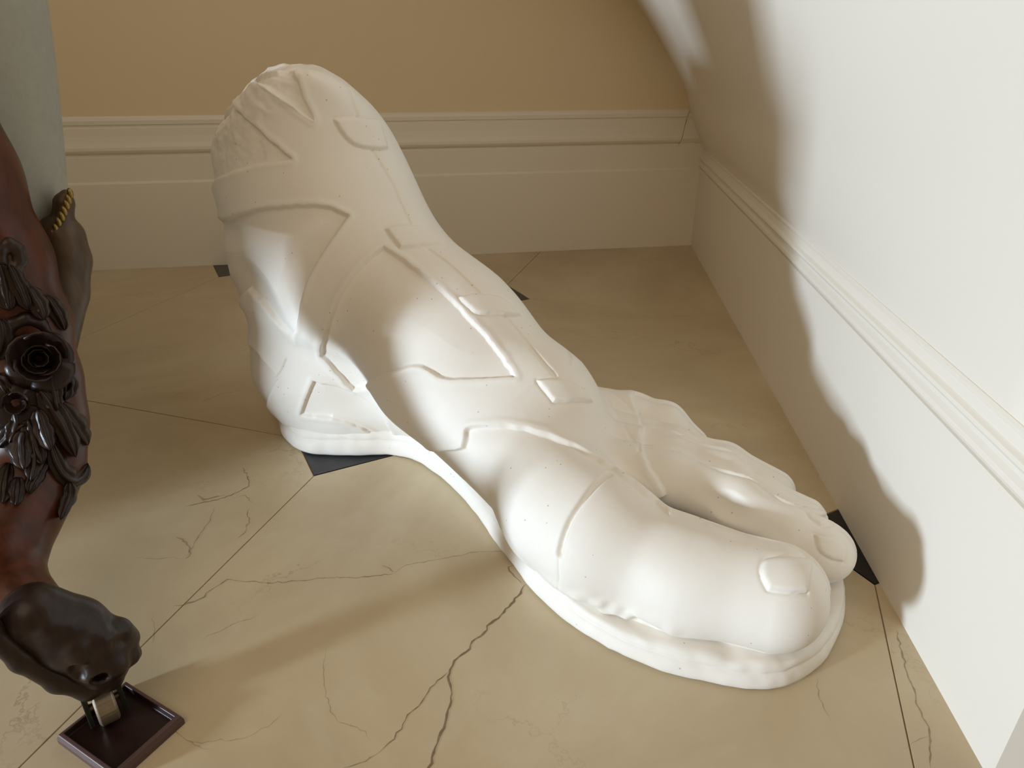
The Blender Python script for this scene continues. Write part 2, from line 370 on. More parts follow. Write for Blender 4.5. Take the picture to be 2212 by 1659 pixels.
AX= [[0.84101, 0.54103, -0.0], [-0.25591, 0.39781, 0.88105], [0.47667, -0.74097, 0.47302]]
RELIEF=[
('skin',-0.01,0.006,0.2,9,[(-0.2588, 0.7166), (-0.2535, 0.7444), (-0.2466, 0.766), (-0.2333, 0.7815), (-0.2016, 0.7933), (-0.153, 0.8052), (-0.1051, 0.8206), (-0.0991, 0.8125), (-0.0355, 0.7147), (-0.0125, 0.6928), (0.0209, 0.6631), (0.0436, 0.6435), (0.0658, 0.6245), (0.0876, 0.6059), (0.0622, 0.6054), (0.0437, 0.6044), (0.0237, 0.6028), (-0.0014, 0.601), (-0.0327, 0.5996), (-0.0617, 0.5996), (-0.0881, 0.6007), (-0.1163, 0.6034), (-0.2533, 0.6143), (-0.2607, 0.6231), (-0.2638, 0.636), (-0.2647, 0.656), (-0.2637, 0.6836)]),
('skin',-0.012,0.008,0.062,9,[(-0.2698, 0.4883), (-0.268, 0.5164), (-0.2676, 0.5381), (-0.2657, 0.5539), (-0.2642, 0.5709), (-0.2433, 0.5752), (-0.1385, 0.5235), (-0.1172, 0.5179), (-0.0978, 0.5144), (-0.0809, 0.5133), (-0.0651, 0.5127), (-0.0499, 0.5124), (-0.0351, 0.5123), (-0.0207, 0.5124), (-0.0053, 0.5122), (0.011, 0.5119), (0.0282, 0.5114), (0.0462, 0.5108), (0.0643, 0.5103), (0.0826, 0.5099), (0.101, 0.5096), (0.1196, 0.5093), (0.1353, 0.5088), (0.1483, 0.508), (0.1587, 0.5067), (0.1667, 0.5048), (0.1744, 0.5026), (0.1819, 0.5), (0.191, 0.496), (0.2069, 0.4882), (0.1811, 0.452), (0.1665, 0.4328), (0.1552, 0.4178), (0.1443, 0.4031), (0.1338, 0.3886), (0.1242, 0.3747), (0.1157, 0.3614), (0.1083, 0.3487), (0.1019, 0.3365), (0.0962, 0.3243), (0.0909, 0.3122), (0.086, 0.3002), (0.0813, 0.2883), (0.0765, 0.2768), (0.0715, 0.2657), (0.0647, 0.2526), (0.0348, 0.2347), (0.0128, 0.2557), (-0.0009, 0.2686), (-0.0118, 0.28), (-0.023, 0.2924), (-0.0342, 0.3056), (-0.0456, 0.3182), (-0.0574, 0.3303), (-0.0717, 0.3443), (-0.0959, 0.3677), (-0.132, 0.3518), (-0.2432, 0.3073), (-0.2612, 0.3592), (-0.2682, 0.391), (-0.2713, 0.4204), (-0.2709, 0.4524)]),
('skin',-0.01,0.005,0.403,9,[(-0.0661, 0.8147), (0.0552, 0.7749), (0.0742, 0.7766), (0.0817, 0.783), (0.0883, 0.7878), (0.106, 0.7784), (0.1184, 0.7468), (0.1221, 0.7344), (0.1256, 0.7238), (0.1309, 0.7097), (0.142, 0.6822), (0.1229, 0.6942), (0.1037, 0.7064), (0.0835, 0.7194), (0.0687, 0.7293), (0.0516, 0.7409)]),
('skin',-0.009,0.005,0.126,9,[(0.287, 0.423), (0.26, 0.3996), (0.2452, 0.3862), (0.2339, 0.3745), (0.2229, 0.3619), (0.2121, 0.3485), (0.2025, 0.3365), (0.1942, 0.3258), (0.1871, 0.3163), (0.1815, 0.308), (0.1757, 0.2988), (0.1699, 0.2887), (0.1638, 0.2778), (0.1575, 0.2658), (0.1509, 0.2533), (0.1437, 0.2402), (0.1332, 0.2232), (0.099, 0.1938), (0.1201, 0.1678), (0.1433, 0.1409), (0.1672, 0.1135), (0.2413, 0.1255), (0.269, 0.1325), (0.2878, 0.1381), (0.3054, 0.1434), (0.3223, 0.1487), (0.3361, 0.1527), (0.3474, 0.1555), (0.3562, 0.1571), (0.3626, 0.1575), (0.3686, 0.1573), (0.3743, 0.1565), (0.3797, 0.1551), (0.3847, 0.1531), (0.3906, 0.1503), (0.3974, 0.1466), (0.4051, 0.1421), (0.4138, 0.1367), (0.4252, 0.1329), (0.4394, 0.1307), (0.4562, 0.1301), (0.4756, 0.1311), (0.4945, 0.132), (0.5129, 0.133), (0.5351, 0.1343), (0.5741, 0.1366), (0.5598, 0.1579), (0.5455, 0.1794), (0.5259, 0.2054), (0.506, 0.2289), (0.4825, 0.2547), (0.4551, 0.2834), (0.4293, 0.3091), (0.4048, 0.3321), (0.3818, 0.3521), (0.3607, 0.3686), (0.3421, 0.3829), (0.3261, 0.395), (0.3104, 0.4065)]),
('skin',-0.007,0.006,0.015,9,[(0.0707, 0.1326), (0.0593, 0.11), (0.0524, 0.0971), (0.0465, 0.0867), (0.0386, 0.0733), (0.0228, 0.0484), (0.0732, 0.0447), (0.0994, 0.0412), (0.1196, 0.0368), (0.1394, 0.031), (0.1588, 0.0237), (0.1771, 0.0153), (0.1941, 0.0056), (0.2123, -0.0088), (0.3097, -0.0909), (0.2474, 0.0114), (0.2436, 0.0336), (0.238, 0.0478), (0.2309, 0.0592), (0.2225, 0.068), (0.2129, 0.0766), (0.2022, 0.085), (0.1904, 0.0933), (0.1778, 0.1014), (0.1627, 0.1087), (0.1454, 0.1151), (0.1205, 0.1218)]),
('skin',-0.007,0.006,-0.033,9,[(-0.2273, 0.2897), (-0.2125, 0.292), (-0.1345, 0.2293), (-0.1157, 0.2218), (-0.1026, 0.2137), (-0.0897, 0.2038), (-0.0766, 0.1923), (-0.0599, 0.1752), (-0.0308, 0.1415), (-0.0605, 0.1076), (-0.0788, 0.0878), (-0.0969, 0.0706), (-0.1125, -0.0317), (-0.0872, -0.0752), (-0.1413, -0.0601), (-0.1905, -0.0408), (-0.238, -0.0184), (-0.2493, 0.023), (-0.261, 0.0695), (-0.2701, 0.122), (-0.2749, 0.1785), (-0.2668, 0.2325), (-0.256, 0.2815)]),
('skin',-0.01,0.005,0.227,9,[(0.2779, -0.0427), (0.407, -0.0268), (0.4295, -0.0226), (0.4423, -0.0201), (0.4531, -0.0173), (0.4664, -0.0127), (0.4698, -0.0003), (0.4713, 0.0062), (0.4721, 0.0109), (0.4726, 0.0153), (0.4727, 0.0193), (0.4735, 0.0228), (0.4748, 0.0257), (0.4767, 0.0282), (0.4791, 0.0301), (0.4848, 0.0318), (0.4939, 0.0331), (0.5062, 0.0341), (0.5216, 0.0348), (0.5361, 0.035), (0.5495, 0.0349), (0.562, 0.0345), (0.5736, 0.0336), (0.5852, 0.0323), (0.5968, 0.0304), (0.6083, 0.028), (0.6198, 0.0251), (0.6313, 0.0218), (0.6428, 0.0181), (0.6541, 0.014), (0.6654, 0.0097), (0.676, 0.0053), (0.686, 0.001), (0.6953, -0.0033), (0.7041, -0.0076), (0.7139, -0.0127), (0.7248, -0.0187), (0.7367, -0.0253), (0.7495, -0.0327), (0.762, -0.0404), (0.7743, -0.0485), (0.7871, -0.0574), (0.8009, -0.0673), (0.8142, -0.0772), (0.8268, -0.0869), (0.8403, -0.0981), (0.8572, -0.114), (0.8706, -0.104), (0.8624, -0.0877), (0.8554, -0.0738), (0.8483, -0.059), (0.8411, -0.0434), (0.8371, -0.0279), (0.8367, -0.0126), (0.844, 0.0018), (0.848, 0.0184), (0.8607, 0.033), (0.8633, 0.0487), (0.8637, 0.0677), (0.8535, 0.1015), (1.0, 0.25), (1.35, 0.25), (1.35, -0.6), (0.3, -0.6), (0.33, -0.3)]),
('keeper',0.008,0.006,0.304,9,[(0.1836, 0.689), (0.2053, 0.6959), (0.2178, 0.6999), (0.2282, 0.703), (0.2415, 0.7074), (0.2631, 0.7238), (0.2735, 0.6917), (0.2823, 0.6626), (0.272, 0.6531), (0.2645, 0.6488), (0.2565, 0.6462), (0.2468, 0.6445), (0.2354, 0.6436), (0.2255, 0.6445), (0.2172, 0.6468), (0.2106, 0.6504), (0.2056, 0.6553), (0.201, 0.6607), (0.1967, 0.6665), (0.1918, 0.6743)]),
('keeper',0.008,0.006,0.287,9,[(0.2865, 0.4639), (0.3065, 0.4725), (0.3183, 0.4766), (0.3287, 0.4787), (0.3398, 0.4801), (0.3516, 0.4806), (0.362, 0.4801), (0.3711, 0.4786), (0.3788, 0.4758), (0.3853, 0.4715), (0.3914, 0.4666), (0.3971, 0.4612), (0.4038, 0.4535), (0.415, 0.4386), (0.3925, 0.4336), (0.3791, 0.4311), (0.3674, 0.4289), (0.3517, 0.4257), (0.3217, 0.4202), (0.3039, 0.4423)]),
('keeper',0.008,0.006,0.339,9,[(0.4531, 0.3046), (0.4692, 0.3103), (0.4803, 0.3129), (0.4919, 0.3143), (0.5056, 0.3151), (0.5216, 0.3156), (0.5363, 0.3134), (0.5496, 0.3085), (0.564, 0.2979), (0.5872, 0.2733), (0.5501, 0.2703), (0.5317, 0.2695), (0.5191, 0.2692), (0.5082, 0.2691), (0.499, 0.2691), (0.4901, 0.2713), (0.4815, 0.2757), (0.4713, 0.2845)]),
('keeper',0.008,0.006,0.388,9,[(0.6203, 0.127), (0.6367, 0.1305), (0.6475, 0.1315), (0.6579, 0.1309), (0.6701, 0.1293), (0.6839, 0.1266), (0.6966, 0.1222), (0.708, 0.116), (0.7205, 0.1056), (0.7408, 0.0836), (0.7102, 0.0833), (0.6815, 0.0831), (0.6536, 0.0829), (0.6369, 0.1049)]),
('nail',0.008,0.0035,0.693,9,[(0.9806, -0.1876), (0.9829, -0.1838), (0.9853, -0.1807), (0.9878, -0.1782), (0.9905, -0.1763), (0.9946, -0.1747), (1.0001, -0.1735), (1.0071, -0.1727), (1.0155, -0.1721), (1.0241, -0.1718), (1.0333, -0.1719), (1.0433, -0.1725), (1.0543, -0.1737), (1.0638, -0.1755), (1.0712, -0.1777), (1.0757, -0.1798), (1.0763, -0.1814), (1.0749, -0.1834), (1.0721, -0.1861), (1.0685, -0.1898), (1.0642, -0.1945), (1.0606, -0.1995), (1.0572, -0.2046), (1.0534, -0.2111), (1.0473, -0.2232), (1.0258, -0.2223), (1.015, -0.2221), (1.0072, -0.2218), (0.9983, -0.2212), (0.9833, -0.22), (0.9789, -0.2081), (0.9775, -0.2017), (0.9775, -0.1968), (0.9785, -0.1921)]),
('nail',0.005,0.003,0.593,9,[(1.1269, -0.1576), (1.144, -0.1595), (1.1532, -0.1609), (1.1603, -0.1626), (1.1672, -0.1648), (1.1737, -0.1673), (1.179, -0.1704), (1.1828, -0.1739), (1.1851, -0.1778), (1.1861, -0.1821), (1.186, -0.1866), (1.1849, -0.1913), (1.1823, -0.1975), (1.1768, -0.2096), (1.1609, -0.2062), (1.1527, -0.204), (1.1467, -0.2017), (1.1411, -0.1991), (1.1362, -0.1961), (1.1323, -0.1918), (1.1294, -0.1859), (1.1274, -0.1766)]),
('nail',0.004,0.003,0.484,9,[(1.149, -0.118), (1.1607, -0.1194), (1.1672, -0.1206), (1.1726, -0.1221), (1.1798, -0.1248), (1.2781, -0.1402), (1.1647, -0.139), (1.1442, -0.1412), (1.1371, -0.135), (1.1338, -0.131), (1.1321, -0.1274), (1.1321, -0.1225)]),
]
LINES=[
(0.005,0.004,[(0.2022, 0.0739, 0.898), (0.2178, 0.0639, 0.8833), (0.2222, 0.0625, 0.8747), (0.225, 0.0618, 0.8676), (0.2282, 0.0611, 0.8585), (0.2329, 0.0603, 0.8417)]),
(0.005,0.004,[(0.2557, 0.074, 0.7711), (0.2627, 0.0773, 0.7561), (0.2675, 0.0794, 0.7465), (0.2724, 0.0815, 0.7372), (0.2782, 0.084, 0.7266), (0.2848, 0.0869, 0.7146), (0.2911, 0.0887, 0.7032), (0.2973, 0.0894, 0.6925), (0.3033, 0.0888, 0.6824), (0.3092, 0.0871, 0.6729), (0.3156, 0.0852, 0.6636), (0.3226, 0.0834, 0.6543), (0.3321, 0.0811, 0.6429), (0.3513, 0.0756, 0.6228)]),
(0.005,0.004,[(0.4163, 0.0562, 0.5753), (0.4431, 0.0586, 0.563), (0.4585, 0.0586, 0.5561), (0.471, 0.0577, 0.5505), (0.4835, 0.0562, 0.5447), (0.4959, 0.0542, 0.5387), (0.5081, 0.0524, 0.5324), (0.5199, 0.051, 0.526), (0.534, 0.05, 0.5174), (0.5583, 0.0495, 0.5014)]),
(0.004,0.004,[(0.6185, 0.0619, 0.4555), (0.6362, 0.0638, 0.44), (0.6472, 0.0644, 0.4304), (0.6578, 0.0637, 0.4221), (0.6704, 0.0612, 0.4136), (0.685, 0.0567, 0.4051), (0.7, 0.0514, 0.3973), (0.7149, 0.0461, 0.3898), (0.7327, 0.0406, 0.3803), (0.7617, 0.0353, 0.3614)]),
(0.004,0.004,[(0.6862, 0.1824, 0.3963), (0.7066, 0.1763, 0.3805), (0.7145, 0.1755, 0.3701), (0.7191, 0.1739, 0.3618), (0.7395, 0.1382, 0.3674), (0.7615, 0.0958, 0.367)]),
(0.01,0.005,[(0.9585, -0.0888, 0.2692), (0.9594, -0.1271, 0.2774), (0.958, -0.143, 0.2777), (0.9569, -0.1551, 0.2766), (0.9558, -0.1667, 0.2744), (0.9547, -0.1779, 0.2713), (0.9535, -0.1887, 0.2672), (0.952, -0.199, 0.2621), (0.9502, -0.2089, 0.2561), (0.9482, -0.2184, 0.2491), (0.9464, -0.2264, 0.2419), (0.945, -0.2334, 0.2346), (0.9439, -0.2393, 0.2273), (0.9433, -0.2443, 0.2202), (0.9428, -0.2489, 0.2128), (0.9424, -0.2529, 0.2052), (0.9422, -0.2573, 0.1952), (0.9415, -0.2631, 0.1756)]),
(0.002,0.003,[(0.9415, -0.2631, 0.1756), (0.9434, -0.2661, 0.155), (0.9439, -0.2662, 0.1424), (0.9441, -0.2653, 0.1317), (0.9439, -0.2625, 0.1174), (0.9358, -0.2416, 0.0756)]),
(0.0025,0.005,[(0.7881, 0.1724, 0.3014), (0.7938, 0.2306, 0.2324), (0.8216, 0.2064, 0.2264), (0.8439, 0.1829, 0.2259), (0.8609, 0.1681, 0.2215), (0.892, 0.1156, 0.2415), (0.9058, 0.1026, 0.239), (0.9169, 0.0939, 0.2349), (0.9327, 0.0755, 0.2363), (0.96, 0.0402, 0.2427)]),
(0.0025,0.004,[(0.8445, 0.2638, 0.2389), (0.8583, 0.2478, 0.2312), (0.865, 0.242, 0.2257), (0.8701, 0.2386, 0.221), (0.8751, 0.2361, 0.2163), (0.8804, 0.2337, 0.2119), (0.8971, 0.1982, 0.2231), (0.9061, 0.1795, 0.2211), (0.9329, 0.1106, 0.2414), (0.9591, 0.0399, 0.2426)]),
(0.0015,0.004,[(0.7521, 0.2896, 0.231), (0.7938, 0.2608, 0.2349), (0.8151, 0.249, 0.2338), (0.8318, 0.2409, 0.2308), (0.8519, 0.2338, 0.2239), (0.8971, 0.198, 0.2231)]),
(0.004,0.004,[(0.0319, -0.1065, 0.218), (0.0423, -0.1028, 0.2325), (0.0474, -0.1004, 0.2404), (0.0508, -0.0983, 0.247), (0.0546, -0.0956, 0.2554), (0.0607, -0.0906, 0.2709)]),
(-0.004,0.004,[(0.0881, -0.0733, 0.9103), (0.1125, -0.0687, 0.8983), (0.1249, -0.0627, 0.8897), (0.1365, -0.0563, 0.8808), (0.1529, -0.0459, 0.8669), (0.1686, -0.0349, 0.8527), (0.1839, -0.0233, 0.8383)]),
(-0.004,0.008,[(0.1681, -0.0579, 0.1223), (0.1944, -0.0395, 0.1125), (0.2092, -0.0275, 0.1044), (0.2214, -0.0162, 0.0947), (0.2334, -0.0026, 0.0818), (0.2432, 0.0153, 0.064), (0.2462, 0.0395, 0.041), (0.2638, 0.0483, 0.0307), (0.281, 0.0567, 0.0208), (0.4558, -0.1058, 0.1527), (0.4776, -0.1076, 0.1494), (0.5023, -0.1129, 0.1469), (0.5252, -0.1168, 0.1408), (0.5485, -0.1218, 0.1336), (0.5712, -0.1273, 0.1269), (0.5932, -0.1332, 0.121), (0.6201, -0.1419, 0.115), (0.6684, -0.1606, 0.108)]),
]

NAILTOE={11:0,12:1,13:2}
# ------------------------------------------------------------------ the plaster foot
FA = np.array([-.70, 1.66, 0]); Fd = np.array([.88002, -.47493, 0]); Fn = np.array([.47493, .88002, 0]); Fz = np.array([0, 0, 1.])
toW = lambda V: FA+V[:, :1]*Fd+V[:, 1:2]*Fn+V[:, 2:]*Fz
def pdist(px, py, P, closed=True):
    P = np.array(P); best = np.full(len(px), 9.); ins = np.zeros(len(px), bool); m = len(P)
    for i in range(m if closed else m-1):
        a = P[i]; b = P[(i+1) % m]; ab = b-a
        t = np.clip(((px-a[0])*ab[0]+(py-a[1])*ab[1])/(ab@ab+1e-12), 0, 1)
        best = np.minimum(best, np.hypot(px-a[0]-t*ab[0], py-a[1]-t*ab[1]))
        if closed:
            c = (a[1] > py) != (b[1] > py)
            ins ^= c & (px < (b[0]-a[0])*(py-a[1])/(b[1]-a[1]+1e-12)+a[0])
    return np.where(ins, -best, best) if closed else best
def vnoise(P, f, seed=0):
    """smooth value noise, vectorised"""
    r = np.random.default_rng(seed).random((32, 32, 32)).astype(np.float32)
    q = P*f+50; i = np.floor(q).astype(int); t = q-i; t = t*t*(3-2*t)
    o = 0
    for a in (0, 1):
        for b in (0, 1):
            for c in (0, 1):
                wgt = (t[:, 0] if a else 1-t[:, 0])*(t[:, 1] if b else 1-t[:, 1])*(t[:, 2] if c else 1-t[:, 2])
                o = o+wgt*r[(i[:, 0]+a) % 32, (i[:, 1]+b) % 32, (i[:, 2]+c) % 32]
    return o-.5
V, F = nets(foot_sdf, (-.34, -.34, 0), (1.46, .44, .96), 0.009)
for _ in range(2): V, F = subdiv(V, F)
V, Nn = project(foot_sdf, V, 2)
AXB = np.array(AX); pc = V@AXB.T; fac = Nn@AXB[2]
disp = np.zeros(len(V)); part = np.zeros(len(V), int)  # 0 strap 1 skin 2 keeper 3 nail
CODE = {'skin': 1, 'keeper': 2, 'nail': 3}; nail_id = 0; keep_id = 0
sm = lambda x: np.clip(x, 0, 1)**2*(3-2*np.clip(x, 0, 1))
regs = np.zeros(len(V), int)
skin = np.zeros(len(V)); skin_in = np.zeros(len(V), bool)
for ri, (nm, hgt, tr, d0, d1, P) in enumerate(RELIEF):
    a = np.array(P); lo = a.min(0)-.03; hi = a.max(0)+.03
    idx = np.where((fac > -.05) & (pc[:, 2] > d0) & (pc[:, 2] < d1) & (pc[:, 0] > lo[0]) & (pc[:, 0] < hi[0]) & (pc[:, 1] > lo[1]) & (pc[:, 1] < hi[1]))[0]
    if not len(idx): continue
    wob = vnoise(V[idx], 60, ri)*.003
    sd = pdist(pc[idx, 0]+wob, pc[idx, 1]+wob, P)
    k = sm(.5-sd/tr)*np.clip(fac[idx]*6, 0, 1)
    if nm == 'skin':
        fade = 1-(2.3 if ri == 1 else .35)*sm((-sd-.02)/.10)
        skin[idx] = np.minimum(skin[idx], hgt*k*fade)
        disp[idx] += np.exp(-((sd-.008)/.007)**2)*.0018*np.clip(fac[idx]*6, 0, 1)
        if ri == 0: disp[idx] += k*(vnoise(V[idx], 40, 7)*.005+vnoise(V[idx], 100, 8)*.002)
    else:
        disp[idx] += hgt*k
        disp[idx] -= np.exp(-(sd/.004)**2)*.003
    inn = idx[(sd < 0) & (fac[idx] > 0)]
    part[inn] = CODE[nm]; regs[inn] = ri
disp += skin
for dep, wd, P in LINES:
    a = np.array(P); lo = a.min(0)-.03; hi = a.max(0)+.03
    idx = np.where(((V > lo) & (V < hi)).all(1))[0]; Q = V[idx]; best = np.full(len(idx), 9.)
    for p0, p1 in zip(a[:-1], a[1:]):
        ab = p1-p0; t = np.clip(((Q-p0)@ab)/(ab@ab), 0, 1); best = np.minimum(best, np.linalg.norm(Q-p0-t[:, None]*ab, axis=1))
    disp[idx] -= dep*np.exp(-(best/wd)**2)
# chipped break along the top of the ankle, chisel wear elsewhere
rr = V[:, 0]*.67+V[:, 1]*.74; edge = sm((V[:, 2]-.80-np.clip(rr, -.2, .12)*.75)/.07)
disp += edge*(vnoise(V, 30, 1)*.012+vnoise(V, 80, 2)*.004)
disp += vnoise(V, 9, 3)*.002+vnoise(V, 25, 4)*.0006
# worn lump beside the ball of the foot, where the plaster has run onto the sole
lump = np.exp(-(((V[:, 0]-1.03)/.11)**2+((V[:, 2]-.07)/.025)**2))*(V[:, 1] < -.12)
disp += lump*(.012+vnoise(V, 45, 5)*.022)
V2 = V+Nn*disp[:, None]
# skin on the toes
toe = np.zeros(len(V), int)
# smooth vertex normals of the displaced surface
fn = np.cross(V2[F[:, 2]]-V2[F[:, 0]], V2[F[:, 3]]-V2[F[:, 1]]); VN = np.zeros_like(V2)
for i in range(4): np.add.at(VN, F[:, i], fn)
VN /= np.linalg.norm(VN, axis=1)[:, None]+1e-12
# which face belongs to which part
fc = V[F].mean(1); fp = part[F[:, 0]]; fr = regs[F[:, 0]]
td = []
for t in [[((1.0, -.135, .14), .11), ((1.29, -.108, .132), .096)]]+TOES:
    d = None
    for (a, ra), (b, rb) in zip(t[:-1], t[1:]):
        e = dcap(fc.astype(f4), np.array(a, f4), np.array(b, f4), ra, rb, np.ones(3, f4)); d = e if d is None else np.minimum(d, e)
    td.append(d)
td = np.array(td); near = td.argmin(0)
start = np.array([1.0, 1.05, 1.02, .97, .86])
is_toe = (fc[:, 0] > start[near]+np.clip(fc[:, 1]+.13, 0, .05)*0) & (td.min(0) < .05)
for ri, k in NAILTOE.items():
    off = (fp == 3) & (fr == ri) & ~(is_toe & (near == k)); fp[off] = 1
    ids = np.where((fp == 3) & (fr == ri))[0]
    if len(ids):  # keep one connected patch per nail (joined across shared edges)
        e = {}; lab = np.arange(len(ids))
        for a_, f in enumerate(F[ids].tolist()):
            for i in range(4): e.setdefault((min(f[i], f[i-1]), max(f[i], f[i-1])), []).append(a_)
        pr = np.array([v for v in e.values() if len(v) == 2])
        while True:
            n0 = lab.copy(); m_ = np.minimum(lab[pr[:, 0]], lab[pr[:, 1]])
            np.minimum.at(lab, pr[:, 0], m_); np.minimum.at(lab, pr[:, 1], m_)
            if (lab == n0).all(): break
        u, ct_ = np.unique(lab, return_counts=True); fp[ids[lab != u[ct_.argmax()]]] = 1
foot = thing('plaster_foot', (FA+.6*Fd)/1, 'huge white plaster foot in a strapped sandal, broken off above the ankle', 'sculpture')
Wv = toW(V2); Wn = toW(VN)-FA
def piece(name, mask, parent):
    f = F[mask]; u, inv = np.unique(f, return_inverse=True)
    return mesh(name, Wv[u], inv.reshape(-1, 4), M_plaster, parent, True, Wn[u])
upper = piece('sandal_upper', (fp == 0) & ~is_toe, foot)
piece('bare_skin', (fp == 1) & ~is_toe, foot)
toes = [piece('toe', is_toe & (near == k) & (fp != 3), foot) for k in range(5)]
toes[0]['label'] = 'big toe'
for ri, (nm, *_r) in enumerate(RELIEF):
    if nm == 'keeper':
        if ((fp == 2) & (fr == ri)).any(): piece('strap_keeper', (fp == 2) & (fr == ri), upper)
    if nm == 'nail':
        mk = (fp == 3) & (fr == ri)
        if mk.any(): piece('toenail', mk, toes[NAILTOE[ri]])
# sole: one thick slab with worn layered edge
SP = np.array(catmull(SOLE_PTS, 14)); ks = len(SP)
tg = np.roll(SP, -1, 0)-np.roll(SP, 1, 0); tg /= np.linalg.norm(tg, axis=1)[:, None]; ninw = np.stack([-tg[:, 1], tg[:, 0]], 1)
if ((SP.mean(0)-SP[0])@ninw[0]) < 0: ninw = -ninw
sprof = [(.10, 0), (.016, 0), (.006, .003), (.001, .009), (0, .018), (.0, .028), (.002, .038), (.0055, .046), (.0075, .0485), (.0065, .051), (.0065, .056), (.008, .062), (.011, .067), (.014, .070), (.022, .073), (.04, .0725), (.10, .070)]
R = []
for j, (ii, z) in enumerate(sprof):
    q = SP+ninw*ii; P3 = np.c_[q, np.full(ks, z)]
    nz = vnoise(P3, 14, 11)*.006+vnoise(P3, 60, 12)*.003
    g = 1 if 0 < j < 16 else 0
    P3[:, :2] += ninw*(nz*g)[:, None]; P3[:, 2] += (vnoise(P3, 35, 13)*.006*(z > .03)*g)+ (vnoise(P3, 20, 14)*.010*(z > .068))
    P3[:, 2] = np.maximum(P3[:, 2]*(1-.24*sm((P3[:, 0]-.75)/.3)), 0)
    R.append(toW(P3).tolist())
Vs, Fs = loft(R, True, False); Fs = [f[::-1] for f in Fs]
Fs.append(list(range(ks))); Fs.append(list(range((len(R)-1)*ks, len(R)*ks))[::-1])
mesh('sandal_sole', Vs, Fs, M_plaster, foot)
# ------------------------------------------------------------------ carved armchair at the left edge
def wood(name, c0, c1, rough, coat):
    m, nt, bs = nodes(name); g = N_(nt, 'ShaderNodeNewGeometry'); P = g.outputs['Position']
    mp = N_(nt, 'ShaderNodeVectorMath', operation='MULTIPLY'); nt.links.new(P, mp.inputs[0]); mp.inputs[1].default_value = (1, 1, .22)
    n = noise(nt, mp.outputs[0], 60, 5, .6, 1.5)
    nt.links.new(ramp(nt, n.outputs[0], [(.35, c0), (.65, c1)]).outputs[0], bs.inputs['Base Color'])
    bs.inputs['Roughness'].default_value = rough; bs.inputs['Coat Weight'].default_value = coat; bs.inputs['Coat Roughness'].default_value = .18; bs.inputs['Specular IOR Level'].default_value = .32
    bump(nt, n.outputs[0], .12, .001, bs); return m
M_wood = wood('dark_carved_wood', (.014, .007, .006), (.030, .016, .012), .42, .12)
M_red = wood('polished_mahogany', (.040, .009, .003), (.085, .019, .005), .38, .12)
M_rail = wood('worn_brown_wood', (.060, .036, .018), (.10, .062, .034), .45, .12)
M_fabric = plain('grey_green_upholstery', (.34, .335, .28), .9, 0, .10, 140, .25)
M_brass = plain('aged_brass', (.30, .21, .07), .38, .9)
M_steel = plain('worn_steel', (.30, .25, .19), .42, .7, .3, 120)
M_iron = plain('dark_iron', (.05, .055, .045), .4, .7, .2, 60)
M_cup = plain('dark_brown_cup', (.022, .010, .009), .33, 0, .2, 90)
M_cuprim = plain('brown_cup_rim', (.085, .045, .042), .42, 0, .15, 60)
cA = np.array([-.70, .74]); cd_ = np.array([.72647, .68720]); cv_ = np.array([-.68720, .72647])
def P_(s, n, z, A=cA): p = A+cd_*s+cv_*n; return (p[0], p[1], z)
def blob(name, chains, mat, parent, h=.007, k=.012, sub=1, extra=None, A=cA, carve=()):
    """smoothly joined tapering limbs; chains of ((s, n, z), r)"""
    segs = []
    for ch in chains:
        for (a, ra), (b, rb) in zip(ch[:-1], ch[1:]): segs.append((np.array(a, f4), np.array(b, f4), ra, rb))
    one = np.ones(3, f4)
    def fn(P):
        P = P.astype(f4); D = None
        for a, b, ra, rb in segs:
            d = dcap(P, a, b, ra, rb, one); D = d if D is None else smin(D, d, f4(k))
        for (a, b, r) in carve:
            D = smax(D, -dcap(P, np.array(a, f4), np.array(b, f4), r, r, one), .008)
        if extra is not None: D = extra(P, D)
        return D
    al = np.array([p for ch in chains for p, r in ch]); rm = max(r for ch in chains for p, r in ch)+.02
    V, F = nets(fn, al.min(0)-rm, al.max(0)+rm, h)
    for _ in range(sub): V, F = subdiv(V, F)
    V, Nn = project(fn, V, 2)
    W = np.c_[A+V[:, :1]*cd_+V[:, 1:2]*cv_, V[:, 2]]
    # the s, n axes are right handed with z reversed: flip
    return mesh(name, W, F, mat, parent)
chair = thing('armchair', (-1.3, .9, 0), 'dark carved wooden armchair in grey fabric with brass nails, at the left edge', 'chair')
leg = blob('leg', [[((0.007, 0.4075, 1.056), 0.0868), ((0.0278, 0.3967, 0.8055), 0.0834), ((0.0415, 0.3907, 0.668), 0.0789), ((0.0413, 0.3828, 0.5597), 0.0784), ((0.0326, 0.3659, 0.4563), 0.0761), ((0.024, 0.3372, 0.3877), 0.0719), ((0.0052, 0.3005, 0.3266), 0.0648), ((-0.0251, 0.2597, 0.2972), 0.0602), ((-0.0583, 0.219, 0.271), 0.0571), ((-0.0847, 0.1638, 0.2455), 0.0522), ((-0.0836, 0.1019, 0.23), 0.0462), ((-0.0583, 0.0423, 0.2137), 0.0458)]], M_red, chair, .010, .03)
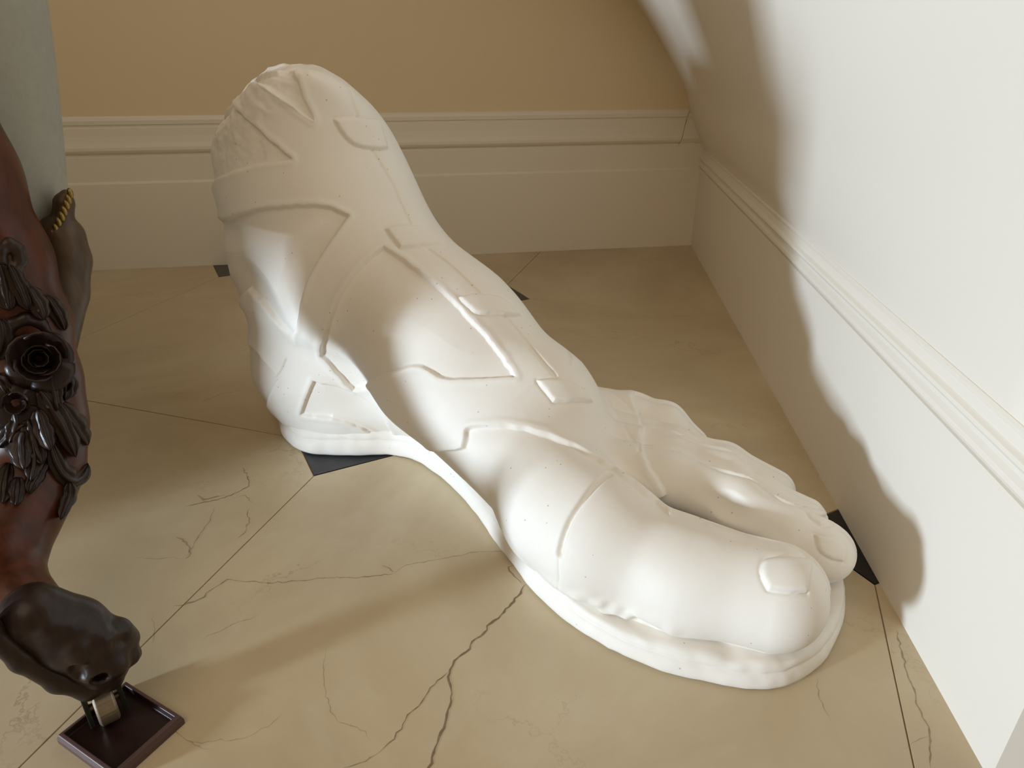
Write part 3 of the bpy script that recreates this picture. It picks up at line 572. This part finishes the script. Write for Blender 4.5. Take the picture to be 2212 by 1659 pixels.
foot_ = blob('carved_foot', [
    [((-.060, 0, .255), .044), ((-.028, -.005, .200), .052), ((-.006, -.008, .155), .050), ((-.008, -.008, .125), .044)],
    [((.004, -.040, .195), .019), ((.010, -.040, .190), .017)],
    [((-.028, -.048, .205), .016), ((-.026, -.050, .19), .014)],
    [((.028, -.02, .178), .022), ((.036, -.01, .150), .020)],
    [((.034, -.025, .128), .015), ((.038, -.02, .125), .013)],
    [((-.012, -.045, .150), .020), ((.012, -.045, .140), .018)],
    [((-.050, -.035, .25), .016), ((-.030, -.035, .238), .012)],
    ], M_wood, leg, .006, .010, 1, None, cA, carve=[((-.012, -.075, .142), (-.012, -.050, .142), .010), ((-.035, -.06, .175), (-.038, -.055, .16), .009), ((.022, -.055, .187), (.032, -.045, .178), .006)])
blob('scroll_edge', [[((-.125, -.02, .34), .014), ((-.112, -.022, .275), .015), ((-.090, -.025, .205), .016), ((-.060, -.028, .145), .017), ((-.030, -.028, .108), .018), ((.0, -.02, .098), .017), ((.014, -.01, .102), .014)]], M_wood, leg, .005, .01)
# carved leaves and rose on the raked knee, each a raised curved leaf with ribs
OUT = np.array([-.04, -.94, .34]); OUT /= np.linalg.norm(OUT); UPV = np.array([0, .342, .94]); SD = np.array([1., 0, 0])
def leaf(pts, wd, lift, curl=0., lobes=3):
    P = np.array(pts, float); n = 21; t = np.linspace(0, len(P)-1, n); C = np.stack([np.interp(t, range(len(P)), P[:, i]) for i in range(3)], 1)
    for _ in range(3): C[1:-1] = (C[:-2]+2*C[1:-1]+C[2:])/4
    tg = np.gradient(C, axis=0); tg /= np.linalg.norm(tg, axis=1)[:, None]
    K = 11; V = []
    for i in range(n):
        u = i/(n-1); sd = np.cross(tg[i], OUT); sd /= np.linalg.norm(sd)
        w_ = wd*(math.sin(math.pi*min(1, u*.93+.07))**.55)*(1+.25*abs(math.sin(u*math.pi*lobes)))*(1 if u < .98 else .4)
        for j in range(K):
            v = (j/(K-1)*2-1)
            up_ = lift+.004*math.cos(v*math.pi*3)+.006*(1-v*v)+curl*u*u-abs(v)**3*lift*.7-wd*.25*v*v
            q = C[i]+sd*v*w_+OUT*up_; V.append(P_(*q))
    k0 = len(V)
    for q in list(V): V.append((q[0]+cv_[0]*.02, q[1]+cv_[1]*.02, q[2]-.006))
    F = []
    for i in range(n-1):
        for j in range(K-1):
            a = i*K+j; F += [[a, a+1, a+K+1, a+K], [k0+a, k0+a+K, k0+a+K+1, k0+a+1]]
    rim = [j for j in range(K)]+[i*K+K-1 for i in range(1, n)]+[(n-1)*K+j for j in range(K-2, -1, -1)]+[i*K for i in range(n-2, 0, -1)]
    for a, b in zip(rim, rim[1:]+rim[:1]): F.append([b, a, k0+a, k0+b])
    return mesh('leaf', V, F, M_wood, leg)
LEAVES = [([(0.0618, 0.2809, 0.4411), (0.0684, 0.2755, 0.4097), (0.0754, 0.2781, 0.3784), (0.0851, 0.303, 0.3393)], 0.014, 0.012, 0.0), ([(0.0418, 0.285, 0.4696), (0.0482, 0.2762, 0.4388), (0.0563, 0.2652, 0.3958), (0.0594, 0.2588, 0.3467)], 0.015, 0.012, 0.006), ([(0.0291, 0.2737, 0.4418), (0.0271, 0.2678, 0.4186), (0.0267, 0.2577, 0.3966), (0.0279, 0.2493, 0.3793)], 0.013, 0.014, 0.01), ([(0.0122, 0.2733, 0.4303), (0.0107, 0.2636, 0.4087), (0.0103, 0.2533, 0.3869), (0.0112, 0.2369, 0.3629)], 0.015, 0.01, 0.006), ([(0.0053, 0.271, 0.425), (-0.0109, 0.2755, 0.4156), (-0.0259, 0.278, 0.4022), (-0.0391, 0.2818, 0.3921)], 0.013, 0.01, 0.0), ([(0.001, 0.2666, 0.4153), (-0.0067, 0.2629, 0.3977), (-0.0118, 0.2496, 0.3793), (-0.0147, 0.2375, 0.364)], 0.014, 0.012, 0.01), ([(0.0307, 0.2535, 0.388), (0.0282, 0.2394, 0.3594), (0.0322, 0.2308, 0.3344), (0.045, 0.2364, 0.3119), (0.0623, 0.2636, 0.3047), (0.0757, 0.2889, 0.3107)], 0.012, 0.01, 0.004), ([(0.0385, 0.2307, 0.3177), (0.033, 0.2252, 0.2992), (0.0212, 0.2104, 0.289), (0.0092, 0.1982, 0.2758)], 0.009, 0.012, 0.008), ([(-0.0258, 0.2284, 0.3553), (-0.0309, 0.2147, 0.3468), (-0.0361, 0.2046, 0.3366), (-0.041, 0.1908, 0.3285)], 0.01, 0.004, 0.0), ([(0.0437, 0.3059, 0.6774), (0.0416, 0.3076, 0.6511), (0.0383, 0.3088, 0.6246), (0.0365, 0.3071, 0.6044)], 0.013, 0.01, 0.006), ([(0.0554, 0.3089, 0.6744), (0.0567, 0.3073, 0.6519), (0.0595, 0.3079, 0.6241), (0.0617, 0.3085, 0.5982)], 0.011, 0.012, 0.004), ([(0.0707, 0.3108, 0.6366), (0.0733, 0.3131, 0.6158), (0.0774, 0.3115, 0.5969), (0.0775, 0.3098, 0.5779)], 0.013, 0.012, 0.006), ([(0.0923, 0.3236, 0.6127), (0.0977, 0.325, 0.5908), (0.1016, 0.3224, 0.5699), (0.1036, 0.3274, 0.5469)], 0.011, 0.008, 0.0), ([(0.0773, 0.3031, 0.4979), (0.0784, 0.2993, 0.4771), (0.0776, 0.2954, 0.4568), (0.0708, 0.2885, 0.4395)], 0.012, 0.01, 0.0), ([(-0.0029, 0.2958, 0.4735), (-0.0046, 0.2981, 0.4901), (-0.0102, 0.3052, 0.4975), (-0.0155, 0.3116, 0.5033)], 0.012, 0.01, 0.0), ([(0.0821, 0.31, 0.5536), (0.0889, 0.314, 0.5295), (0.0874, 0.3134, 0.5043), (0.0772, 0.3039, 0.4889)], 0.009, 0.01, 0.0), ([(-0.0315, 0.2542, 0.3713), (-0.042, 0.2343, 0.359), (-0.0501, 0.2175, 0.3446), (-0.0558, 0.1986, 0.3353)], 0.011, 0.004, 0.0), ([(0.0212, 0.3045, 0.5947), (0.018, 0.3018, 0.5726), (0.0102, 0.3029, 0.5501), (-0.0006, 0.3075, 0.527)], 0.014, 0.01, 0.0), ([(0.0654, 0.2982, 0.4945), (0.0602, 0.29, 0.4731), (0.0577, 0.2848, 0.4497), (0.0566, 0.2769, 0.4312)], 0.012, 0.012, 0.006), ([(-0.0014, 0.2851, 0.4473), (-0.002, 0.2772, 0.4291), (-0.012, 0.274, 0.4122), (-0.0221, 0.2722, 0.3991)], 0.012, 0.01, 0.004), ([(0.0087, 0.2587, 0.3983), (0.0059, 0.2486, 0.3773), (-0.0029, 0.232, 0.362), (-0.0116, 0.2207, 0.3489)], 0.011, 0.01, 0.004), ([(0.0193, 0.2446, 0.3695), (0.0038, 0.2291, 0.3562), (-0.0103, 0.2151, 0.3468), (-0.0201, 0.2038, 0.3345)], 0.01, 0.004, 0.0)]
for pts, wd, lf, cu in LEAVES: leaf(pts, wd*1.3, lf*1.25, cu)
def petals(C, R, turns, name, lift):
    """a carved bloom: overlapping cupped petals round a bud, one mesh"""
    V = []; F = []; C = np.array(C)
    for ring, (rr, kk, hh) in enumerate(turns):
        for p in range(kk):
            a0 = 2*math.pi*(p/kk+.13*ring); b0 = len(V); nu, nv = 7, 6
            for lay in (0, 1):
                for i in range(nu):
                    for j in range(nv):
                        u = i/(nu-1)*2-1; v = j/(nv-1); a = a0+u*math.pi/kk*1.35
                        r = R*rr*(.35+.65*v)*(1-.14*u*u)*(1+.18*math.sin(p*5.1+ring*2.3))
                        hgt = hh*R*(v**1.4)*(1-.3*u*u)*(1+.35*math.sin(p*3.7+ring))+lift-(R*rr*.3*v*v if ring == 0 else 0)-lay*.005
                        V.append(P_(*(C+SD*r*math.cos(a)+UPV*r*math.sin(a)+OUT*hgt)))
            m = nu*nv
            for i in range(nu-1):
                for j in range(nv-1):
                    a = b0+i*nv+j; F += [[a, a+1, a+nv+1, a+nv], [m+a, m+a+nv, m+a+nv+1, m+a+1]]
            rim = list(range(nv))+[i*nv+nv-1 for i in range(1, nu)]+[(nu-1)*nv+j for j in range(nv-2, -1, -1)]+[i*nv for i in range(nu-2, 0, -1)]
            for x, y in zip(rim, rim[1:]+rim[:1]): F.append([b0+y, b0+x, b0+m+x, b0+m+y])
    return mesh(name, V, F, M_wood, leg)
petals((0.0549, 0.2991, 0.5185), .050, [(1.0, 5, .25), (.80, 4, .5), (.55, 3, .65), (.3, 2, .7)], 'rose', .014)
petals((0.0047, 0.2853, 0.4582), .040, [(1.0, 5, .2), (.45, 4, .5)], 'daisy', .014)
petals((0.0766, 0.2978, 0.4624), .022, [(1.0, 4, .3), (.5, 3, .6)], 'rosebud', .008)
blob('rose_stem', [[((0.0239, 0.3013, 0.5712), 0.009), ((0.0337, 0.3012, 0.5847), 0.01), ((0.054, 0.3019, 0.5892), 0.01), ((0.0724, 0.3052, 0.5757), 0.009), ((0.0779, 0.3072, 0.5572), 0.007)]], M_wood, leg, .006, .006)
blob('pierced_ring', [[((0.0517, 0.3111, 0.7006), 0.008), ((0.0639, 0.3163, 0.7077), 0.009), ((0.0721, 0.3137, 0.698), 0.01), ((0.0711, 0.3137, 0.6802), 0.01), ((0.0587, 0.3063, 0.6647), 0.009), ((0.047, 0.3073, 0.6667), 0.008), ((0.0468, 0.3074, 0.6839), 0.008), ((0.0517, 0.3111, 0.7006), 0.008)]], M_wood, leg, .005, .006)
# caster: iron fork and steel wheel
def box(c, half, axes):
    V = []; c = np.array(c)
    for a in (-1, 1):
        for b in (-1, 1):
            for d in (-1, 1): V.append(c+axes[0]*half[0]*a+axes[1]*half[1]*b+axes[2]*half[2]*d)
    return [tuple(v) for v in V], [[0, 1, 3, 2], [4, 6, 7, 5], [0, 4, 5, 1], [2, 3, 7, 6], [0, 2, 6, 4], [1, 5, 7, 3]]
ax_ = [np.array([*cd_, 0]), np.array([*cv_, 0]), np.array([0, 0, 1.])]
def bev(o, w_=.0006, seg=2):
    b = o.modifiers.new('bevel', 'BEVEL'); b.width = w_; b.segments = seg; b.limit_method = 'ANGLE'; return o
def join(parts):
    V = []; F = []
    for v, f in parts: n0 = len(V); V += list(v); F += [[i+n0 for i in q] for q in f]
    return V, F
cb = np.array(P_(-.018, -.005, 0)); up = np.array([0, 0, 1.])
tl = np.array([0.0, .28, 1.]); tl /= np.linalg.norm(tl)
fork = []
for sgn in (-1, 1):
    c = cb+ax_[0]*.0245*sgn+up*.058; fork.append(box(c, (.0035, .016, .040), ax_))
fork.append(box(cb+up*.098, (.030, .020, .007), ax_)); fork.append(box(cb+up*.108, (.013, .013, .010), ax_))
bev(mesh('caster_fork', *join(fork), M_iron, leg, False))
def wheel(c, r, hw, n=36):
    rings = []
    for t, rr in ((-hw, .25*r), (-hw, .86*r), (-hw*.8, r), (hw*.8, r), (hw, .86*r), (hw, .25*r)):
        rings.append([tuple(c+ax_[0]*t+ax_[1]*rr*math.cos(a)+up*rr*math.sin(a)) for a in np.linspace(0, 2*math.pi, n, False)])
    return loft(rings, True, True)
bev(mesh('caster_wheel', *wheel(cb+up*.0465, .036, .0150), M_steel, leg, False), .0004, 1)
mesh('caster_axle', *wheel(cb+up*.0465, .006, .028, 14), M_steel, leg)
# upholstery: arm panel beside the leg, seat and back out of view, shaped for their shade
def padded(name, pts, zs, m=6):
    pts = np.array(pts); c = pts.mean(0); P = np.array(catmull(pts.tolist(), m))
    return mesh(name, *loft([[(*(c+(p-c)*g), z) for p in P] for z, g in zs][::-1], True, True), M_fabric, chair)
padded('arm_panel', [(-.93, 1.325), (-.885, 1.22), (-.93, 1.10), (-1.05, .88), (-1.18, .86), (-1.25, 1.02), (-1.13, 1.26), (-1.03, 1.35)],
       [(.640, .66), (.665, .74), (.70, .79), (.76, .83), (.85, .90), (.95, .97), (1.05, 1.03), (1.15, 1.03), (1.20, .96), (1.22, .80)])
padded('seat', [(-1.02, 1.22), (-1.07, .98), (-1.25, .62), (-1.9, .22), (-3.9, .2), (-4.0, 1.9), (-1.95, 1.95), (-1.35, 1.62)],
       [(.655, .97), (.70, .99), (.78, 1.0), (.85, .995), (.885, .96)])
padded('shade_backrest', [(-2.15, .65), (-3.9, .45), (-4.0, 1.2), (-2.35, 1.35)], [(.80, .98), (1.2, 1.0), (1.55, 1.0), (1.62, .94)])  # unseen tall back, placed to keep window light off the back wall
cB = cA*1.45
# seat rail below the fabric, bulging
blob('seat_rail', [
    [((.176, 0, .748), .008), ((.170, 0, .735), .016), ((.155, 0, .690), .020), ((.125, -.01, .635), .020), ((.10, -.02, .56), .03), ((.05, -.04, .54), .03)],
    [((.150, 0, .675), .040), ((.145, 0, .635), .044), ((.122, -.01, .58), .048), ((.07, -.03, .47), .045), ((.03, -.05, .42), .045)]],
    M_rail, chair, .008, .006, 1, None, cB)
mesh('seat_rail', *loft([[(*(np.array([-2.1, 1.0])+(np.array(p)-np.array([-2.1, 1.0]))*g), z) for p in catmull([(-1.02, 1.20), (-1.08, .98), (-1.25, .64), (-1.9, .26), (-3.9, .24), (-3.95, 1.86), (-1.95, 1.90), (-1.38, 1.56)], 6)] for g, z in ((.97, .60), (.995, .61), (1.0, .64), (.99, .66))][::-1], True, True), M_rail, chair)
# added pleated cloth, out of view, blocking window light from back wall and heel
sk = [(-1.93-2.2*t, .46-.30*t+.03*math.sin(t*80)) for t in np.linspace(0, 1, 150)]
mesh('shade_skirt', *loft([[(x, y, z) for x, y in sk]+[(x, y-.03, z) for x, y in sk[::-1]] for z in (.66, .35, .015)], True, True), M_fabric, chair)
# brass nails along the lower edge of the fabric
NAILS = [(0.179, 0.753), (0.174, 0.744), (0.169, 0.735), (0.163, 0.725), (0.157, 0.716), (0.15, 0.707), (0.143, 0.697), (0.137, 0.688), (0.131, 0.679), (0.126, 0.67)]
sph = []
first = None
for (s_, z_) in NAILS:
    c = np.array(P_(s_, -.028, z_, cB))
    if first is None:
        rings = []
        for t in (0, .35, .7, 1.0, 1.3):
            rr = .0085*math.cos(t) if t < 1.29 else .0003
            rings.append([tuple(c+ax_[0]*rr*.62*math.cos(a)+up*rr*1.15*math.sin(a)-ax_[1]*.006*math.sin(t)) for a in np.linspace(0, 2*math.pi, 14, False)])
        first = mesh('nail_head', *loft(rings, True, True), M_brass, chair); c0 = c; o = first
    else:
        o = first.copy(); COL.objects.link(o); o.location = Vector(c-c0)*S
# ------------------------------------------------------------------ square cup under the caster
ce = np.array([.9113, -.4115, 0]); cf = np.array([.4115, .9113, 0]); cc_ = np.array([-.678, .704, 0])
def rr_(a, b, z): return [tuple(cc_+ce*x+cf*y+up*z) for x, y in ((-a, -b), (a, -b), (a, b), (-a, b))]
A_, B_ = .072, .061
cup = mesh('caster_cup', *loft([rr_(A_, B_, .0), rr_(A_, B_, .010), rr_(A_-.003, B_-.003, .019), rr_(A_-.009, B_-.009, .020), rr_(A_-.011, B_-.011, .009), rr_(.001, .001, .0085)], True, True), M_cup, None, False)
bev(cup); cup['label'] = 'square dark brown caster cup under the carved chair foot'; cup['category'] = 'caster cup'
cup.data.materials.append(M_cuprim)
for p in cup.data.polygons[:12]: p.material_index = 1
